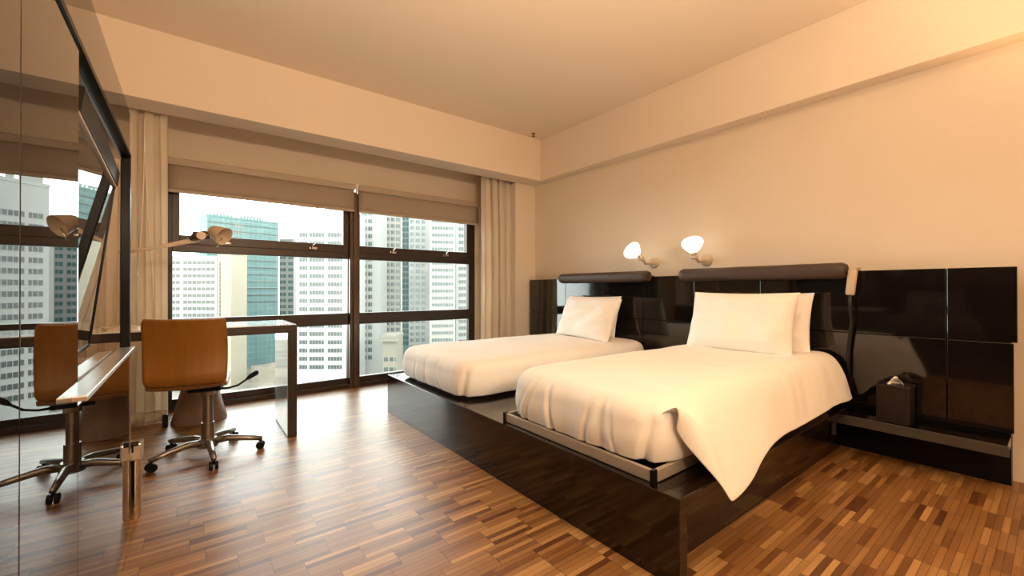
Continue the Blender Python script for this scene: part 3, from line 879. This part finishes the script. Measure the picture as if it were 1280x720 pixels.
tower('slim grey tower with stacked square windows behind the netted tower', 349, 275, 367, 275, 299, 16, grey, [(.05, .45), (.62, .95)], 4., 2.3, WIN_T)
# tall white tower
def crown(t, W_, H, dp):
    for (a, b_2, h) in ((.05, .28, 7), (.33, .40, 9), (.5, .97, 4.5)):
        MB().box(W_*a, W_*b_2, .5, .9, H, H+h).build('roof_frame', pale, t, origin='local')
    MB().tube([(W_*.66, 3, H), (W_*.66, 3, H+11)], .22, 6).build('mast', 'frame', t, origin='local')
tower('tall white tower with paired window groups seen past the centre post', 370, 176, 440, 176, 264, 16, white,
      [(.06, .20), (.24, .50), (.57, .82)], 3.45, 1.75, WIN, first=7.4, extra=crown)
tower('tall white tower with greenish corner windows beside the centre post', 450, 200, 473, 200, 248, 14, white,
      [(.08, .36), (.44, .66)], 3.6, 2.2, WIN_G, first=1)
tower('pale brown tower with a dense grid of small windows', 473, 226, 501, 228, 250, 10, pale,
      [(.05, .26), (.34, .48), (.55, .71), (.78, .95)], 3.5, 2.2, WIN, first=1)
tower('narrow teal glass tower between the pale towers', 492, 252, 516, 252, 259, 12, fm('teal_facade', (0.074, 0.111, 0.107)), [(.1, .9)], 3.4, 2.6, WIN_T)
tower('white tower with square grey green windows in three columns', 511, 222, 537, 224, 246, 10, white,
      [(.06, .24), (.32, .52), (.60, .78)], 3.3, 1.9, WIN_G, first=1)
tower('broad white tower with continuous grey ribbon windows', 537, 192, 569, 194, 250, 12, pale,
      [(.08, .92)], 3.2, 1.6, WIN, first=1)
tower('white tower nearest the curtain with paired window rows', 570, 210, 610, 214, 254, 12, white,
      [(.08, .32), (.42, .62), (.7, .95)], 3.3, 1.8, WIN, first=1)
# low podium building
def ribs(t, W_, H, dp):
    MB().box(-1, W_+1, -1.2, 0, H-2.2, H-1.2).build('canopy', MF['beige_render'], t, origin='local')
tower('low podium with flat beige roof in front of the towers', 478, 174, 496, 174, 420, 10, fm('beige_render', (0.111, 0.100, 0.078)), [(.08, .92)], 4.2, 1.9, WIN_D, first=6.4, extra=ribs, name='podium_building')
# ground and hillside
def hill_mat():
    m, n, l = new_mat('sandy_ground')
    b = n['Principled BSDF']
    tc = n.new('ShaderNodeTexCoord')
    nz = n.new('ShaderNodeTexNoise'); nz.inputs['Scale'].default_value = .05; nz.inputs['Detail'].default_value = 9
    l.new(tc.outputs['Object'], nz.inputs['Vector'])
    rp = n.new('ShaderNodeValToRGB'); e = rp.color_ramp.elements
    e[0].position = .38; e[0].color = (0.039, 0.040, 0.031, 1.000); e[1].position = .62; e[1].color = (0.120, 0.102, 0.075, 1.000)
    l.new(nz.outputs['Fac'], rp.inputs[0]); l.new(rp.outputs[0], b.inputs['Base Color'])
    b.inputs['Roughness'].default_value = .9
    return m
HM = hill_mat()
def gnd(u, v):
    x = -330+u*760; y = 30+v*420
    return (x, y, GZ+1.0*fbm((x, y, 0), .02, 3))
struct('ground', MB().grid(gnd, 60, 40), HM, 'sandy ground far below the window', 'ground', smooth=True)
def hill(u, v):
    P = ground_pt(314+u*52, 226-v*16)
    w_ = math.sin(min(1, max(0, 1-v))*PI/2)
    return (P.x, P.y, GZ-.5+(6.5+1.6*fbm((P.x, P.y, 1), .08, 4)+1.5*u)*w_)
tag(MB().grid(hill, 50, 24).build('rock_bank', HM, smooth=True, solid=1.0), 'sandy rock bank at the foot of the netted tower', 'bank')
rd = MB(); 
def road(u, v):
    P = ground_pt(250+u*140, 176+14*v-6*u)
    return (P.x, P.y, GZ+1.9)
struct('road', rd.grid(road, 20, 2), pbr('pale_road', (0.144, 0.129, 0.105), .8, noise_amt=.08, noise_scale=.2), 'pale road at the foot of the rock bank', 'road', solid=.3)
def car(u, dist, col, label):
    P = ground_pt(u, dist)
    t = thing('car', (P.x, P.y, GZ+2.05), label, 'car', rz=-yaw-.2)
    b = MB(); b.prism([(-2.1, .35), (2.1, .35), (2.15, .8), (1.3, .95), (.7, 1.45), (-1.1, 1.45), (-1.7, .95), (-2.15, .85)], -.85, .85, bev=.06)
    b.build('body', col, t, origin='local')
    for x in (-1.3, 1.3):
        for y in (-.85, .85):
            MB().tube([(x, y-.1, .33), (x, y+.1, .33)], .33, 12).build('wheel', 'black', t, origin='local')
car(318, 182, fm('white_car_paint', (.8, .8, .8), .3), 'tiny white car on the pale road below the desk')
car(323.5, 177, fm('silver_car_paint', (.45, .47, .5), .3), 'tiny grey car on the pale road below the desk')

# ------------------------------------------------------------------ light
wd = D.worlds.new('sky'); SC.world = wd; wd.use_nodes = True
wn_ = wd.node_tree.nodes; wl = wd.node_tree.links
bg = wn_['Background']
tc = wn_.new('ShaderNodeTexCoord'); sx = wn_.new('ShaderNodeSeparateXYZ'); wl.new(tc.outputs['Generated'], sx.inputs[0])
rp = wn_.new('ShaderNodeValToRGB'); rp.color_ramp.elements[0].color = (.94, .98, .95, 1); rp.color_ramp.elements[1].color = (.92, .97, 1.0, 1)
wl.new(sx.outputs['Z'], rp.inputs[0]); wl.new(rp.outputs[0], bg.inputs['Color'])
bg.inputs['Strength'].default_value = 10.0

def light(name, kind, loc, energy, col, size=.1, rot=None, **k):
    l_ = D.lights.new(name, kind); l_.energy = energy; l_.color = col
    if kind == 'AREA': l_.shape = 'DISK'; l_.size = size
    else: l_.shadow_soft_size = size
    o = D.objects.new(name, l_); COL.objects.link(o); o.location = loc
    if rot: o.rotation_euler = rot
    for a, b in k.items(): setattr(l_, a, b)
    return o
WARM = (1., .745, .505)
light('ceiling_downlight', 'AREA', (1.5, .6, ZC-.02), 14, WARM, .25)
light('warm_fill', 'POINT', (.2, -1.2, 1.84), 74, WARM, .11)  # general warm fill added behind the camera, not an actual floor lamp
light('unseen_uplight', 'SPOT', (.3, -.4, .8), 440, WARM, .15, rot=(R(180), 0, 0), spot_size=R(150), spot_blend=.6)  # added out of view to lift the ceiling by bounce; no fixture known
light('unseen_uplight', 'SPOT', (2.72, -.12, 1.2), 55, (1., .58, .26), .08, rot=(R(180), R(8), 0), spot_size=R(72), spot_blend=.7)
light('window_wall_fill', 'SPOT', (.5, -1.6, 1.88), 170, WARM, .09, rot=(R(90), 0, -R(8)), spot_size=R(70), spot_blend=1.)  # extra unseen spot, put in to brighten the window wall
pl = D.lights.new('window_portal', 'AREA'); pl.shape = 'RECTANGLE'; pl.size = 3.0; pl.size_y = 2.0; pl.cycles.is_portal = True
po = D.objects.new('window_portal', pl); COL.objects.link(po); po.location = (1.33, 4.56, 1.0); po.rotation_euler = (-R(90), 0, 0)

# ------------------------------------------------------------------ camera
cam = D.cameras.new('camera'); co = D.objects.new('camera', cam); COL.objects.link(co)
cam.sensor_width = 36; cam.lens = 36*F/1280; cam.clip_start = .02; cam.clip_end = 2000
co.location = (0, 0, 1.0); co.rotation_euler = (R(90.19), 0, -yaw)
SC.camera = co
SC.view_settings.view_transform = 'Standard'; SC.view_settings.look = 'None'
SC.view_settings.gamma = 1; SC.view_settings.exposure = 0; SC.view_settings.use_curve_mapping = False
SC.cycles.use_denoising = True
SC.cycles.max_bounces = 10; SC.cycles.diffuse_bounces = 6; SC.cycles.glossy_bounces = 6; SC.cycles.transparent_max_bounces = 12
SC.cycles.sample_clamp_indirect = 8
